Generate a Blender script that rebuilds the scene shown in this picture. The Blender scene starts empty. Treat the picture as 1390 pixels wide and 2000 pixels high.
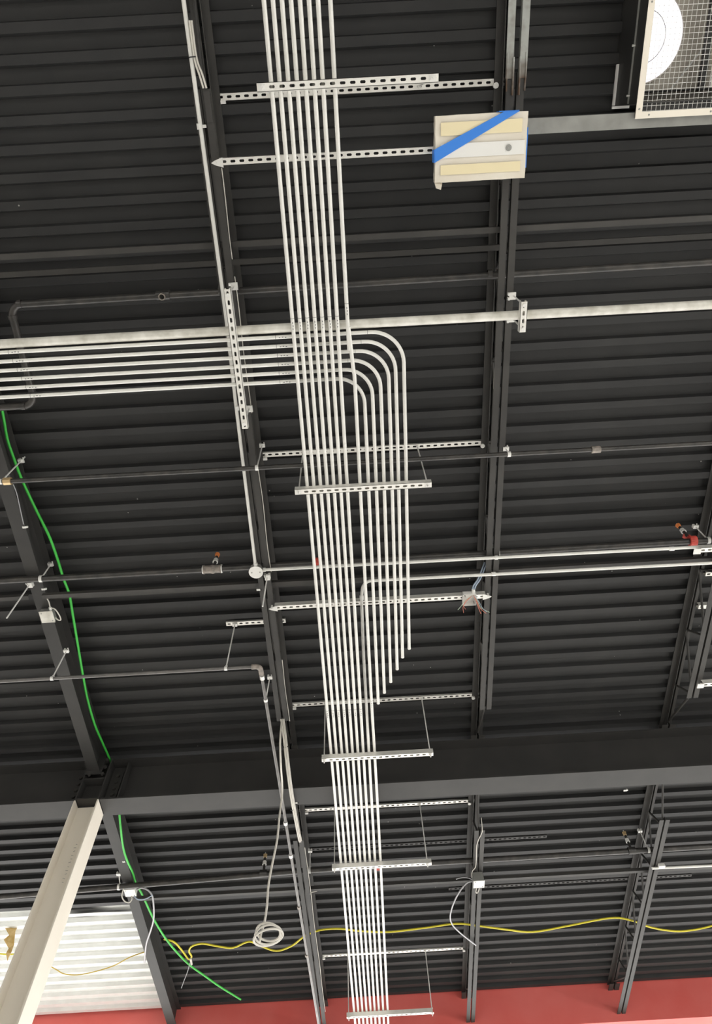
import bpy, bmesh, math, random
from mathutils import Vector, Matrix
random.seed(7)
S = bpy.context.scene
COL = S.collection

# ---------------------------------------------------------------- camera
FPX, CX, CY = 1391.0, 695.0, 1000.0
CAMZ = 1.55
_dy = Vector((840 - CX, 3640 - CY, FPX)).normalized()
_dx = Vector((1, -.058, 0)); _dx = (_dx - _dy * _dx.dot(_dy)).normalized()
_dz = _dx.cross(_dy)
cam = bpy.data.cameras.new('camera'); co = bpy.data.objects.new('camera', cam); COL.objects.link(co)
cam.sensor_fit = 'VERTICAL'; cam.sensor_height = 36; cam.lens = 36 * FPX / 2000; cam.clip_start = .05
M = Matrix(((_dx[0], -_dx[1], -_dx[2]), (_dy[0], -_dy[1], -_dy[2]), (_dz[0], -_dz[1], -_dz[2]))).to_4x4()
M.translation = (0, 0, CAMZ); co.matrix_world = M
S.camera = co

# ---------------------------------------------------------------- world, exposure
wd = bpy.data.worlds.new('overcast_daylight'); S.world = wd; wd.use_nodes = True
bg = wd.node_tree.nodes['Background']; bg.inputs[0].default_value = (1.0, .99, .975, 1); bg.inputs[1].default_value = 1.0
S.view_settings.view_transform = 'Standard'; S.view_settings.look = 'None'
S.view_settings.exposure = 2.15; S.view_settings.gamma = 1; S.view_settings.use_curve_mapping = False

# ---------------------------------------------------------------- helpers
def ray(px, py):
    x, y = px - CX, py - CY
    return Vector((_dx[0]*x + _dx[1]*y + _dx[2]*FPX, _dy[0]*x + _dy[1]*y + _dy[2]*FPX, _dz[0]*x + _dz[1]*y + _dz[2]*FPX))
def at(px, py, h):            # the point seen at a pixel, h metres above the lens
    d = ray(px, py); d = d * (h / d.z); return Vector((d.x, d.y, h + CAMZ))
def atY(px, py, Y):
    d = ray(px, py); d = d * (Y / d.y); return Vector((d.x, d.y, d.z + CAMZ))
def V(x, y, h): return Vector((x, y, h + CAMZ))
DECK = 4.87; CHORD = 4.54

def tag(o, label, cat, group=None):
    o['label'] = label; o['category'] = cat
    if group: o['group'] = group
    return o
def thing(name, loc, label, cat, group=None):
    o = bpy.data.objects.new(name, None); COL.objects.link(o); o.location = loc; o.empty_display_size = .1
    return tag(o, label, cat, group)
def mesh(name, vf, m, parent=None, smooth=False, loc=None):
    vs, fs = vf
    if parent is not None: off = parent.matrix_basis.translation.copy() if parent.parent is None else parent.parent.matrix_basis.translation + parent.matrix_basis.translation
    else: off = Vector(loc) if loc is not None else Vector(vs[0])
    me = bpy.data.meshes.new(name)
    me.from_pydata([tuple(Vector(v) - off) for v in vs], [], fs)
    b = bmesh.new(); b.from_mesh(me); bmesh.ops.recalc_face_normals(b, faces=b.faces); b.to_mesh(me); b.free()
    if smooth:
        me.polygons.foreach_set('use_smooth', [True] * len(me.polygons))
        try: me.set_sharp_from_angle(angle=math.radians(50))
        except Exception: pass
    me.materials.append(m)
    o = bpy.data.objects.new(name, me); COL.objects.link(o)
    if parent is not None: o.parent = parent
    else: o.location = off
    return o
def join(*vfs):
    V_, F_ = [], []
    for v, f in vfs:
        n = len(V_); V_ += list(v); F_ += [tuple(i + n for i in q) for q in f]
    return V_, F_
def box(x0, x1, y0, y1, h0, h1):
    v = [V(x, y, h) for h in (h0, h1) for y in (y0, y1) for x in (x0, x1)]
    return v, [(0, 2, 3, 1), (4, 5, 7, 6), (0, 1, 5, 4), (2, 6, 7, 3), (0, 4, 6, 2), (1, 3, 7, 5)]
def bar(a, b, w, t, up=Vector((0, 0, 1))):      # flat bar from a to b
    a, b = Vector(a), Vector(b); d = (b - a).normalized(); s = d.cross(up).normalized() * w / 2; u = s.cross(d).normalized() * t / 2
    v = [p + i * s + j * u for p in (a, b) for i, j in ((-1, -1), (1, -1), (1, 1), (-1, 1))]
    return v, [(0, 3, 2, 1), (4, 5, 6, 7)] + [(i, (i + 1) % 4, 4 + (i + 1) % 4, 4 + i) for i in range(4)]
def tube(pts, r, n=10, cap=True, hollow=False):
    pts = [Vector(p) for p in pts]; T = []
    for i in range(len(pts)):
        T.append((pts[min(i + 1, len(pts) - 1)] - pts[max(i - 1, 0)]).normalized())
    nrm = T[0].cross(Vector((0, 0, 1)))
    if nrm.length < .05: nrm = T[0].cross(Vector((1, 0, 0)))
    nrm.normalize(); vs, fs = [], []
    rr = r if isinstance(r, (list, tuple)) else [r] * len(pts)
    for i, p in enumerate(pts):
        nrm = (nrm - T[i] * nrm.dot(T[i])).normalized(); bi = T[i].cross(nrm)
        for k in range(n):
            a = 2 * math.pi * k / n; vs.append(p + (nrm * math.cos(a) + bi * math.sin(a)) * rr[i])
    for i in range(len(pts) - 1):
        for k in range(n):
            k2 = (k + 1) % n; fs.append((i*n + k, i*n + k2, (i+1)*n + k2, (i+1)*n + k))
    if cap: fs += [tuple(range(n))[::-1], tuple(range((len(pts) - 1) * n, len(pts) * n))]
    return vs, fs
def spline(P, k=6):
    P = [Vector(p) for p in P]; out = []
    Q = [2*P[0] - P[1]] + P + [2*P[-1] - P[-2]]
    for i in range(1, len(Q) - 2):
        a, b, c, d = Q[i-1:i+3]
        for s in range(k):
            t = s / k
            out.append(.5 * (2*b + (c - a)*t + (2*a - 5*b + 4*c - d)*t*t + (3*b - a - 3*c + d)*t*t*t))
    out.append(P[-1]); return out
def fillet(P, R, k=7):
    P = [Vector(p) for p in P]; out = [P[0]]
    for i in range(1, len(P) - 1):
        a = (P[i-1] - P[i]); b = (P[i+1] - P[i]); ca = a.normalized(); cb = b.normalized()
        ang = ca.angle(cb)
        if ang > 3.1: out.append(P[i]); continue
        d = min(R / math.tan(ang / 2), a.length * .49, b.length * .49); r = d * math.tan(ang / 2)
        cen = P[i] + (ca + cb).normalized() * (r / math.sin(ang / 2))
        s = P[i] + ca * d - cen; e = P[i] + cb * d - cen
        tot = s.angle(e); ax = s.cross(e).normalized()
        for j in range(k + 1): out.append(cen + Matrix.Rotation(tot * j / k, 3, ax) @ s)
    out.append(P[-1]); return out
def prism(prof, axis, a, b):                       # prof = [(u, h)], extruded along 'X' or 'Y'
    n = len(prof); vs = [(V(t, u, h) if axis == 'X' else V(u, t, h)) for t in (a, b) for u, h in prof]
    return vs, [tuple(range(n))[::-1], tuple(range(n, 2*n))] + [(i, (i+1) % n, n + (i+1) % n, n + i) for i in range(n)]
def ring(c, axis, r0, r1, w, n=14):                # short collar around a pipe
    c, axis = Vector(c), Vector(axis).normalized(); u = axis.orthogonal().normalized(); w_ = axis.cross(u); vs, fs = [], []
    for s, r in ((-1, r0), (-1, r1), (1, r1), (1, r0)):
        for k in range(n):
            a = 2*math.pi*k/n; vs.append(c + axis * s * w / 2 + (u*math.cos(a) + w_*math.sin(a)) * r)
    for i in range(4):
        for k in range(n):
            fs.append((i*n + k, i*n + (k+1) % n, ((i+1) % 4)*n + (k+1) % n, ((i+1) % 4)*n + k))
    return vs, fs
def ordinal(i): return ['first', 'second', 'third', 'fourth', 'fifth', 'sixth', 'seventh', 'eighth', 'ninth', 'tenth', 'eleventh', 'twelfth'][i]

# ---------------------------------------------------------------- materials
def mat(name, col, rough=.6, metal=0, noise=None, scale=8, bump=0, bscale=60, spec=None):
    m = bpy.data.materials.new(name); m.use_nodes = True; nt = m.node_tree; p = nt.nodes['Principled BSDF']
    p.inputs['Roughness'].default_value = rough; p.inputs['Metallic'].default_value = metal
    if spec is not None: p.inputs['Specular IOR Level'].default_value = spec
    p.inputs['Base Color'].default_value = (*col, 1)
    tc = nt.nodes.new('ShaderNodeNewGeometry')
    if noise:
        tx = nt.nodes.new('ShaderNodeTexNoise'); tx.inputs['Scale'].default_value = scale; tx.inputs['Detail'].default_value = 5
        nt.links.new(tc.outputs['Position'], tx.inputs['Vector'])
        rp = nt.nodes.new('ShaderNodeValToRGB'); rp.color_ramp.elements[0].position = .35; rp.color_ramp.elements[1].position = .7
        rp.color_ramp.elements[0].color = (*col, 1); rp.color_ramp.elements[1].color = (*noise, 1)
        nt.links.new(tx.outputs['Fac'], rp.inputs['Fac']); nt.links.new(rp.outputs['Color'], p.inputs['Base Color'])
    if bump:
        t2 = nt.nodes.new('ShaderNodeTexNoise'); t2.inputs['Scale'].default_value = bscale
        nt.links.new(tc.outputs['Position'], t2.inputs['Vector'])
        b = nt.nodes.new('ShaderNodeBump'); b.inputs['Strength'].default_value = bump; b.inputs['Distance'].default_value = .002
        nt.links.new(t2.outputs['Fac'], b.inputs['Height']); nt.links.new(b.outputs['Normal'], p.inputs['Normal'])
    return m
def chips(m, scale, thr, col):                     # small paint chips / overspray specks
    nt = m.node_tree; p = nt.nodes['Principled BSDF']
    g = nt.nodes.new('ShaderNodeNewGeometry'); v = nt.nodes.new('ShaderNodeTexVoronoi'); v.inputs['Scale'].default_value = scale
    n = nt.nodes.new('ShaderNodeTexNoise'); n.inputs['Scale'].default_value = scale * .35
    nt.links.new(g.outputs['Position'], v.inputs['Vector']); nt.links.new(g.outputs['Position'], n.inputs['Vector'])
    a = nt.nodes.new('ShaderNodeMath'); a.operation = 'LESS_THAN'; a.inputs[1].default_value = thr; nt.links.new(v.outputs['Distance'], a.inputs[0])
    b = nt.nodes.new('ShaderNodeMath'); b.operation = 'GREATER_THAN'; b.inputs[1].default_value = .57; nt.links.new(n.outputs['Fac'], b.inputs[0])
    c = nt.nodes.new('ShaderNodeMath'); c.operation = 'MULTIPLY'; nt.links.new(a.outputs[0], c.inputs[0]); nt.links.new(b.outputs[0], c.inputs[1])
    mx = nt.nodes.new('ShaderNodeMix'); mx.data_type = 'RGBA'; nt.links.new(c.outputs[0], mx.inputs['Factor'])
    src = p.inputs['Base Color'].links[0].from_socket if p.inputs['Base Color'].links else None
    if src: nt.links.new(src, mx.inputs['A'])
    else: mx.inputs['A'].default_value = p.inputs['Base Color'].default_value
    mx.inputs['B'].default_value = (*col, 1); nt.links.new(mx.outputs['Result'], p.inputs['Base Color'])
    return m
BLK = (.0170, .0171, .018)
m_deck = chips(mat('black_painted_deck', BLK, .62, 0, (.0235, .0232, .0232), 3.5, .15, 30), 9, .045, (.35, .34, .32))
m_steel = mat('black_painted_steel', (.036, .034, .032), .6, 0, (.05, .047, .043), 5, .2, 40)
m_beam = mat('charcoal_painted_beam', (.032, .031, .030), .6, 0, (.042, .04, .038), 4, .2, 40)
m_gpipe = mat('grey_pipe', (.13, .125, .12), .35, .3, (.19, .18, .17), 14)
m_pipe = mat('black_pipe', (.035, .034, .033), .33, .2, (.07, .064, .058), 14, .15, 60)
m_emt = mat('zinc_conduit', (.75, .74, .70), .4, .12, (.81, .80, .76), 9)
m_strut = mat('galvanized_strut', (.86, .84, .79), .5, .6, (.93, .915, .87), 18)
m_rigid = mat('weathered_galvanized_pipe', (.52, .50, .44), .5, .1, (.80, .78, .72), 11, .2, 90)
m_galv = mat('dull_galvanized_steel', (.25, .25, .235), .5, .3, (.36, .36, .34), 7)
m_zinc = mat('zinc_hardware', (.80, .79, .76), .4, .15)
m_cream = mat('cream_painted_column', (.80, .74, .64), .6, 0, (.84, .78, .68), 3, .1, 50)
m_white = mat('white_cable_jacket', (.66, .63, .57), .5)
m_whitebox = mat('white_painted_box', (.78, .77, .74), .5)
m_green = mat('green_cable_jacket', (.05, .50, .06), .45)
m_yellow = mat('yellow_cord_jacket', (.70, .60, .03), .45)
m_yellowd = mat('dull_yellow_cord_jacket', (.50, .36, .06), .5)
m_grey = mat('grey_armoured_cable', (.34, .34, .35), .42, .5)
m_orange = mat('orange_cap', (.75, .24, .07), .5)
m_brass = mat('brass_fitting', (.62, .45, .24), .4, .5)
m_red = mat('red_coupling_paint', (.50, .05, .035), .45, 0, (.62, .09, .07), 20)
m_redwall = mat('red_painted_wall', (.74, .13, .11), .6, 0, (.78, .17, .15), 2)
m_cast = mat('grey_cast_fitting', (.20, .18, .16), .55, .2, (.36, .31, .27), 30, .4, 80)
m_film = mat('milky_plastic_film', (.72, .66, .56), .35, 0, (.78, .73, .64), 6, .35, 18)
m_filmc = mat('cream_sticker_film', (.80, .70, .46), .4)
m_tape = mat('blue_masking_tape', (.04, .22, .72), .55)
m_floor = mat('concrete_floor', (.50, .49, .46), .7, 0, (.58, .57, .53), .8)
m_wall = mat('grey_wall', (.70, .69, .66), .8, 0, (.74, .73, .70), 1.2)  # kept pale so the added walls bounce more light
m_blackbox = mat('black_sheet_metal', (.03, .03, .03), .45, .2, (.05, .048, .045), 6)
m_beige = mat('beige_sheet_metal', (.46, .42, .36), .5, .2, (.50, .47, .41), 5)
m_disc = mat('daylit_fan_inlet', (.88, .87, .90), .4)
_nt = m_disc.node_tree; _tr = _nt.nodes.new('ShaderNodeBsdfTranslucent'); _tr.inputs['Color'].default_value = (.80, .79, .82, 1)
_mx = _nt.nodes.new('ShaderNodeMixShader'); _mx.inputs[0].default_value = .75
_nt.links.new(_nt.nodes['Principled BSDF'].outputs[0], _mx.inputs[1]); _nt.links.new(_tr.outputs[0], _mx.inputs[2]); _nt.links.new(_mx.outputs[0], _nt.nodes['Material Output'].inputs['Surface'])
m_amber = mat('amber_torn_plastic', (.50, .33, .10), .5, 0, (.62, .45, .2), 25)
m_ink = mat('black_printing', (.10, .10, .10), .7)
m_tie = mat('black_tie', (.02, .02, .02), .5)
m_rust = mat('rusty_galvanized_angle', (.33, .34, .32), .5, .3, (.40, .41, .39), 9)
m_wred = mat('red_wire', (.62, .22, .16), .5); m_wgrn = mat('pale_green_wire', (.45, .55, .42), .5); m_wblue = mat('pale_blue_cable', (.36, .44, .55), .45)
def rustify(m, y0, y1):                            # rust grows along world Y between y0 and y1
    nt = m.node_tree; p = nt.nodes['Principled BSDF']; g = nt.nodes.new('ShaderNodeNewGeometry'); s = nt.nodes.new('ShaderNodeSeparateXYZ')
    nt.links.new(g.outputs['Position'], s.inputs[0])
    n = nt.nodes.new('ShaderNodeTexNoise'); n.inputs['Scale'].default_value = 22; nt.links.new(g.outputs['Position'], n.inputs['Vector'])
    mr = nt.nodes.new('ShaderNodeMapRange'); mr.inputs[1].default_value = y0; mr.inputs[2].default_value = y1; nt.links.new(s.outputs['Y'], mr.inputs[0])
    ad = nt.nodes.new('ShaderNodeMath'); ad.operation = 'MULTIPLY_ADD'; ad.inputs[1].default_value = 1.2; ad.inputs[2].default_value = -.6; nt.links.new(n.outputs['Fac'], ad.inputs[0])
    ad2 = nt.nodes.new('ShaderNodeMath'); ad2.operation = 'ADD'; ad2.use_clamp = True; nt.links.new(mr.outputs[0], ad2.inputs[0]); nt.links.new(ad.outputs[0], ad2.inputs[1])
    mx = nt.nodes.new('ShaderNodeMix'); mx.data_type = 'RGBA'; nt.links.new(ad2.outputs[0], mx.inputs['Factor'])
    nt.links.new(p.inputs['Base Color'].links[0].from_socket, mx.inputs['A']); mx.inputs['B'].default_value = (.085, .05, .03, 1)
    nt.links.new(mx.outputs['Result'], p.inputs['Base Color'])
rustify(m_rust, -.36, -.22)
# left deck panels: black paint stops at a ragged overspray line, bare galvanizing beyond it
m_half = mat('half_painted_deck', (.80, .81, .79), .45, .1, (.90, .91, .89), 6)
def halfpaint(m, y0, y1):
    nt = m.node_tree; p = nt.nodes['Principled BSDF']; g = nt.nodes.new('ShaderNodeNewGeometry'); s = nt.nodes.new('ShaderNodeSeparateXYZ')
    nt.links.new(g.outputs['Position'], s.inputs[0])
    mp = nt.nodes.new('ShaderNodeMapping'); mp.inputs['Scale'].default_value = (.5, 7, 3); nt.links.new(g.outputs['Position'], mp.inputs[0])
    n = nt.nodes.new('ShaderNodeTexNoise'); n.inputs['Scale'].default_value = 1.6; nt.links.new(mp.outputs[0], n.inputs['Vector'])
    ad = nt.nodes.new('ShaderNodeMath'); ad.operation = 'MULTIPLY_ADD'; ad.inputs[1].default_value = .7; nt.links.new(n.outputs['Fac'], ad.inputs[0]); nt.links.new(s.outputs['Y'], ad.inputs[2])
    ad2 = nt.nodes.new('ShaderNodeMapRange'); ad2.inputs[1].default_value = y0 + .35; ad2.inputs[2].default_value = y1 + .35; nt.links.new(ad.outputs[0], ad2.inputs[0])
    mx = nt.nodes.new('ShaderNodeMix'); mx.data_type = 'RGBA'; nt.links.new(ad2.outputs[0], mx.inputs['Factor'])
    nt.links.new(p.inputs['Base Color'].links[0].from_socket, mx.inputs['B']); mx.inputs['A'].default_value = (*BLK, 1)
    nt.links.new(mx.outputs['Result'], p.inputs['Base Color'])
halfpaint(m_half, 7.18, 7.24)

# ---------------------------------------------------------------- room shell and added light-shaping walls
def struct(o): o['kind'] = 'structure'; return o
X0, X1, Y0, Y1 = -7.0, 8.0, -5.0, 9.178
struct(mesh('floor', box(-14, 16, -12, 18, -CAMZ - .2, -CAMZ), m_floor))
# roof deck: 6-rib sheets, 152 mm pitch, split at the beam line
PT = .1524; XB = -2.478; FX0, FX1, FY0, FY1 = 1.686, 2.597, -8*.1524, -.1524     # opening of the exhaust fan
ceil = bpy.data.objects.new('ceiling', None); COL.objects.link(ceil); ceil.location = V(0, 2, DECK); struct(ceil)
def sheet(x0, x1, n0, n1):
    prof = []
    for n in range(n0, n1):
        y = n * PT                                  # far edge of the bottom flat at y
        prof += [(y, DECK), (y + .010, DECK + .038), (y + .090, DECK + .038), (y + .1005, DECK), (y + PT - .0005, DECK)]
    vs, fs = [], []
    for x in (x0, x1):
        vs += [V(x, u, h) for u, h in prof]
    N = len(prof)
    vs += [v + Vector((0, 0, .0015)) for v in vs]
    for i in range(N - 1):
        fs += [(i, i + 1, N + i + 1, N + i), (2*N + i, 3*N + i, 3*N + i + 1, 2*N + i + 1)]
    return vs, fs
for k, n0 in enumerate(range(-33, 60, 6)):
    n1 = n0 + 6 if n0 + 6 < 60 else 60
    if n0 >= n1: continue
    far = n1 * PT > 6.0
    mesh('deck_panel', sheet(X0, XB, n0, n1), m_half if far else m_deck, ceil)
    if n1 <= -8 or n0 >= -1:
        mesh('deck_panel', sheet(XB, X1, n0, n1), m_deck, ceil); continue
    for a_, b_ in ((n0, max(n0, -8)), (min(n1, -1), n1)):          # whole width beside the fan opening
        if b_ > a_: mesh('deck_panel', sheet(XB, X1, a_, b_), m_deck, ceil)
    a_, b_ = max(n0, -8), min(n1, -1)                              # either side of the fan opening
    mesh('deck_panel', sheet(XB, FX0, a_, b_), m_deck, ceil); mesh('deck_panel', sheet(FX1, X1, a_, b_), m_deck, ceil)
def slab(h0, h1):
    return join(box(X0, FX0, Y0 - .03, Y1 + .1, h0, h1), box(FX1, X1, Y0 - .03, Y1 + .1, h0, h1), box(FX0, FX1, Y0 - .03, FY0, h0, h1), box(FX0, FX1, FY1, Y1 + .1, h0, h1))
struct(mesh('roof', slab(DECK + .042, DECK + .12), m_wall))
struct(mesh('wall_far', box(X0, X1, Y1, Y1 + .2, 4.46, DECK + .04), m_redwall))
struct(mesh('added_wall_left', box(X0 - .2, X0, Y0, Y1, -CAMZ, DECK + .04), m_wall))  # unseen wall, added to close this side and keep the near deck darker
struct(mesh('added_wall_near', box(X0, X1, Y0 - .2, Y0, .7, DECK + .04), m_wall))  # unseen wall, added; the gap below lets light reach near-facing steel

struct(mesh('added_wall_right', box(X1, X1 + .2, Y0, Y1, 2.6, DECK + .04), m_wall))  # unseen wall, added to hold back daylight from the right

# ---------------------------------------------------------------- girders, beams, column
def isec(c, w, h0, h1, tf, tw):
    return [(c-w/2, h0), (c+w/2, h0), (c+w/2, h0+tf), (c+tw/2, h0+tf), (c+tw/2, h1-tf), (c+w/2, h1-tf), (c+w/2, h1), (c-w/2, h1), (c-w/2, h1-tf), (c-tw/2, h1-tf), (c-tw/2, h0+tf), (c-w/2, h0+tf)]
GY, GB, GT = 5.053, 4.35, 4.80
def bolts(pts, axis, parent, m, r=.013, l=.018):
    for p in pts: mesh('bolt', tube([p, p + Vector(axis) * l], r, 6), m, parent)
for a, b, lab in ((X0, -2.562, 'deep black steel girder running away from the column over the half-painted deck'), (-2.342, X1, 'deep black steel girder crossing under the joist ends above the conduit bank')):
    g = thing('steel_girder', V((a+b)/2, GY, GB), lab, 'girder')
    mesh('i_section', prism(isec(GY, .205, GB, GT, .016, .011), 'X', a, b), m_beam, g)
    s = 1 if a > -3 else -1; xe = a if s > 0 else b
    sp = mesh('shear_plate', box(min(xe, xe + s*.1), max(xe, xe + s*.1), GY - .017, GY - .006, 4.42, 4.72), m_beam, g)
    bolts([V(xe + s*.06, GY - .017, h) for h in (4.46, 4.53, 4.60, 4.67)], (0, -1, 0), sp, m_steel, .017, .02)
    if s > 0:
        mesh('stiffener', box(-2.2, -2.188, GY - .09, GY - .006, GB + .016, GT - .016), m_beam, g)
g = thing('steel_girder', V(0, -1.35, GB), 'deep black steel girder carrying the joist ends opposite the cream column', 'girder')
mesh('i_section', prism(isec(-1.35, .205, GB, GT, .016, .011), 'X', X0, X1), m_beam, g)
BB = 4.65
for a, b, lab in ((-1.246, GY - .115, 'black steel roof beam with galvanized box, ending at the column top'), (GY + .115, Y1, 'black steel roof beam beyond the column, green cable crossing it')):
    t = thing('roof_beam', V(XB, (a+b)/2, BB), lab, 'beam')
    mesh('i_section', prism(isec(XB, .105, BB, DECK, .009, .007), 'Y', a, b), m_beam, t)
    e = b if b < 5 else a; s = -1 if b < 5 else 1
    mesh('end_plate', box(XB - .075, XB + .075, min(e, e + s*.012), max(e, e + s*.012), BB - .03, DECK - .01), m_beam, t)
c = thing('steel_column', V(-2.452, 5.04, -CAMZ), 'cream painted steel column with black painted top under the roof beams', 'column')
def hsec(h0, h1):
    cx, cy, w, d, tf, tw = -2.452, 5.040, .21, .20, .011, .009
    P = [(cx-w/2, cy-d/2), (cx-w/2+tf, cy-d/2), (cx-w/2+tf, cy-tw/2), (cx+w/2-tf, cy-tw/2), (cx+w/2-tf, cy-d/2), (cx+w/2, cy-d/2), (cx+w/2, cy+d/2), (cx+w/2-tf, cy+d/2), (cx+w/2-tf, cy+tw/2), (cx-w/2+tf, cy+tw/2), (cx-w/2+tf, cy+d/2), (cx-w/2, cy+d/2)]
    n = 12; vs = [V(x, y, h) for h in (h0, h1) for x, y in P]
    return vs, [tuple(range(n))[::-1], tuple(range(n, 2*n))] + [(i, (i+1) % n, n + (i+1) % n, n + i) for i in range(n)]
mesh('shaft', hsec(-CAMZ + .02, 4.345), m_cream, c)
mesh('black_painted_top', hsec(4.345, GT), m_beam, c)
mesh('base_plate', box(-2.632, -2.272, 4.86, 5.22, -CAMZ, -CAMZ + .02), m_cream, c)
for h in (4.36, 4.575):
    mesh('stiffener_plate', box(-2.546, -2.358, 4.945, 5.034, h, h + .01), m_beam, c)
for x in (-2.51, -2.39): bolts([V(x, 4.945, h) for h in (4.62, 4.70, 4.78)], (0, -1, 0), c, m_steel, .015)
# stencilled mill marking on the web: a row of small faded strokes
for i in range(11):
    h = 3.98 - i * .034; z = V(-2.44, 5.0352, h)
    mesh('marking_stroke', bar(z + Vector((-.006 - .006*(i % 2), 0, 0)), z + Vector((.008, 0, .006*(i % 3 - 1))), .002, .004, Vector((0, 1, 0))), m_galv, c)

# ---------------------------------------------------------------- bar joists
JX = (-.712, 1.012, 2.77)
def joist(x, span, b0, b1, Bs, label, offs=.15, rust=False):
    t = thing('bar_joist', V(x, (b0+b1)/2, CHORD), label, 'joist', 'bar joists under the deck')
    g = .008
    for s in (-1, 1):
        def L(u, dn):   # angle profile
            a = x + s*g; w = .041; th = .005
            if dn: return [(a, u), (a + s*w, u), (a + s*w, u + th), (a + s*th, u + th), (a + s*th, u + .040), (a, u + .040)]
            w = .047; return [(a, u), (a + s*w, u), (a + s*w, u - th), (a + s*th, u - th), (a + s*th, u - .045), (a, u - .045)]
        mesh('bottom_chord_angle', prism(L(CHORD, True), 'Y', b0, b1), m_steel, t)
        mesh('top_chord_angle', prism(L(DECK, False), 'Y', *span), m_steel, t)
        for e in span:
            d = 1 if e == span[0] else -1
            mesh('bearing_seat', prism([(x + s*g, GT), (x + s*(g+.055), GT), (x + s*(g+.055), GT+.006), (x + s*(g+.006), GT+.006), (x + s*(g+.006), DECK-.046), (x + s*g, DECK-.046)], 'Y', e, e + d*.13), m_steel, t)
    hb, ht = CHORD + .022, DECK - .025
    web = []
    for i, B in enumerate(Bs):
        T = B + offs
        web.append(((B, hb), (T, ht)))
        if i + 1 < len(Bs): web.append(((T, ht), (Bs[i+1], hb)))
    web.append(((Bs[0], hb), (span[0] + .14, GT + .03)))
    web.append(((Bs[-1], hb), (span[1] - .14, GT + .03)))
    for (ya, ha), (yb, hb_) in web:
        mesh('web_bar', tube([V(x, ya, ha), V(x, yb, hb_)], .0100, 8), m_steel, t)
    return t
nearB = [4.32 - .61*i for i in range(8)][::-1]; farB = [5.97 + .62*i for i in range(5)]
spn, spf = (-1.44, 5.04), (5.066, Y1)
jn = [joist(JX[0], spn, -.27, 4.35, nearB, 'black bar joist carrying the thin clipped conduit and white cables, before the girder'),
      joist(JX[1], spn, -.27, 4.35, nearB, 'black bar joist with rusty galvanized extension beside the film-wrapped box'),
      joist(JX[2], spn, -.27, 4.35, nearB, 'black bar joist beside the red pipe coupling, before the girder')]
jf = [joist(JX[0], spf, 5.87, Y1, farB, 'black bar joist beyond the girder with the white cable bundle on its end'),
      joist(JX[1], spf, 5.87, Y1, farB, 'black bar joist beyond the girder with white junction box'),
      joist(JX[2], spf, 5.87, Y1, farB, 'black bar joist beyond the girder with bright conduit stub clamped below')]
for s in (-1, 1):     # galvanized extension of the second joist
    x = JX[1]; a = x + s*.012
    mesh('extension_angle', prism([(a + s*.006, CHORD - .004), (a + s*.046, CHORD - .004), (a + s*.046, CHORD + .001), (a + s*.011, CHORD + .001), (a + s*.011, CHORD + .04), (a + s*.006, CHORD + .04)], 'Y', -1.343, -.24), m_rust, jn[1])
    mesh('weld_lap', tube(fillet([V(x + s*.018, -.34, CHORD - .007), V(x + s*.018, -.16, CHORD - .007)], .01), .006, 8), m_rust, jn[1])
    mesh('weld_bead', tube(spline([V(x + s*.05, -.36, CHORD - .003), V(x + s*.052, -.28, CHORD - .004), V(x + s*.05, -.18, CHORD - .003)], 4), .005, 8), m_rust, jn[1])
mesh('splice_plate', box(JX[0] + .012, JX[0] + .045, -.26, -.11, CHORD - .006, CHORD), m_steel, jn[0])

# bridging angles across the joists
def bridging(y, h, x0, x1, label):
    o = mesh('bridging_angle', prism([(y - .017, h), (y + .017, h), (y + .017, h + .004), (y - .013, h + .004), (y - .013, h + .034), (y - .017, h + .034)], 'X', x0, x1), m_steel, None, loc=V((x0+x1)/2, y, h))
    return tag(o, label, 'angle brace', 'bridging angles between the joists')
CB = CHORD + .0455
bridging(.54, CB, XB + .05, X1, 'black bridging angle low on the joists beside the pipe with open outlet')
bridging(.67, 4.78, XB + .01, X1, 'black bridging angle high under the deck beside the pipe with open outlet')
bridging(2.998, CB, XB + .05, X1, 'black bridging angle low on the joists near the wired junction box')
bridging(3.14, 4.78, XB + .01, X1, 'black bridging angle high under the deck near the wired junction box')
bridging(6.68, CB, XB + .05, X1, 'black bridging angle low on the joists beyond the girder')
bridging(2.998, CB, X0, XB - .055, 'black bridging angle behind the roof beam with galvanized box')

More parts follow.
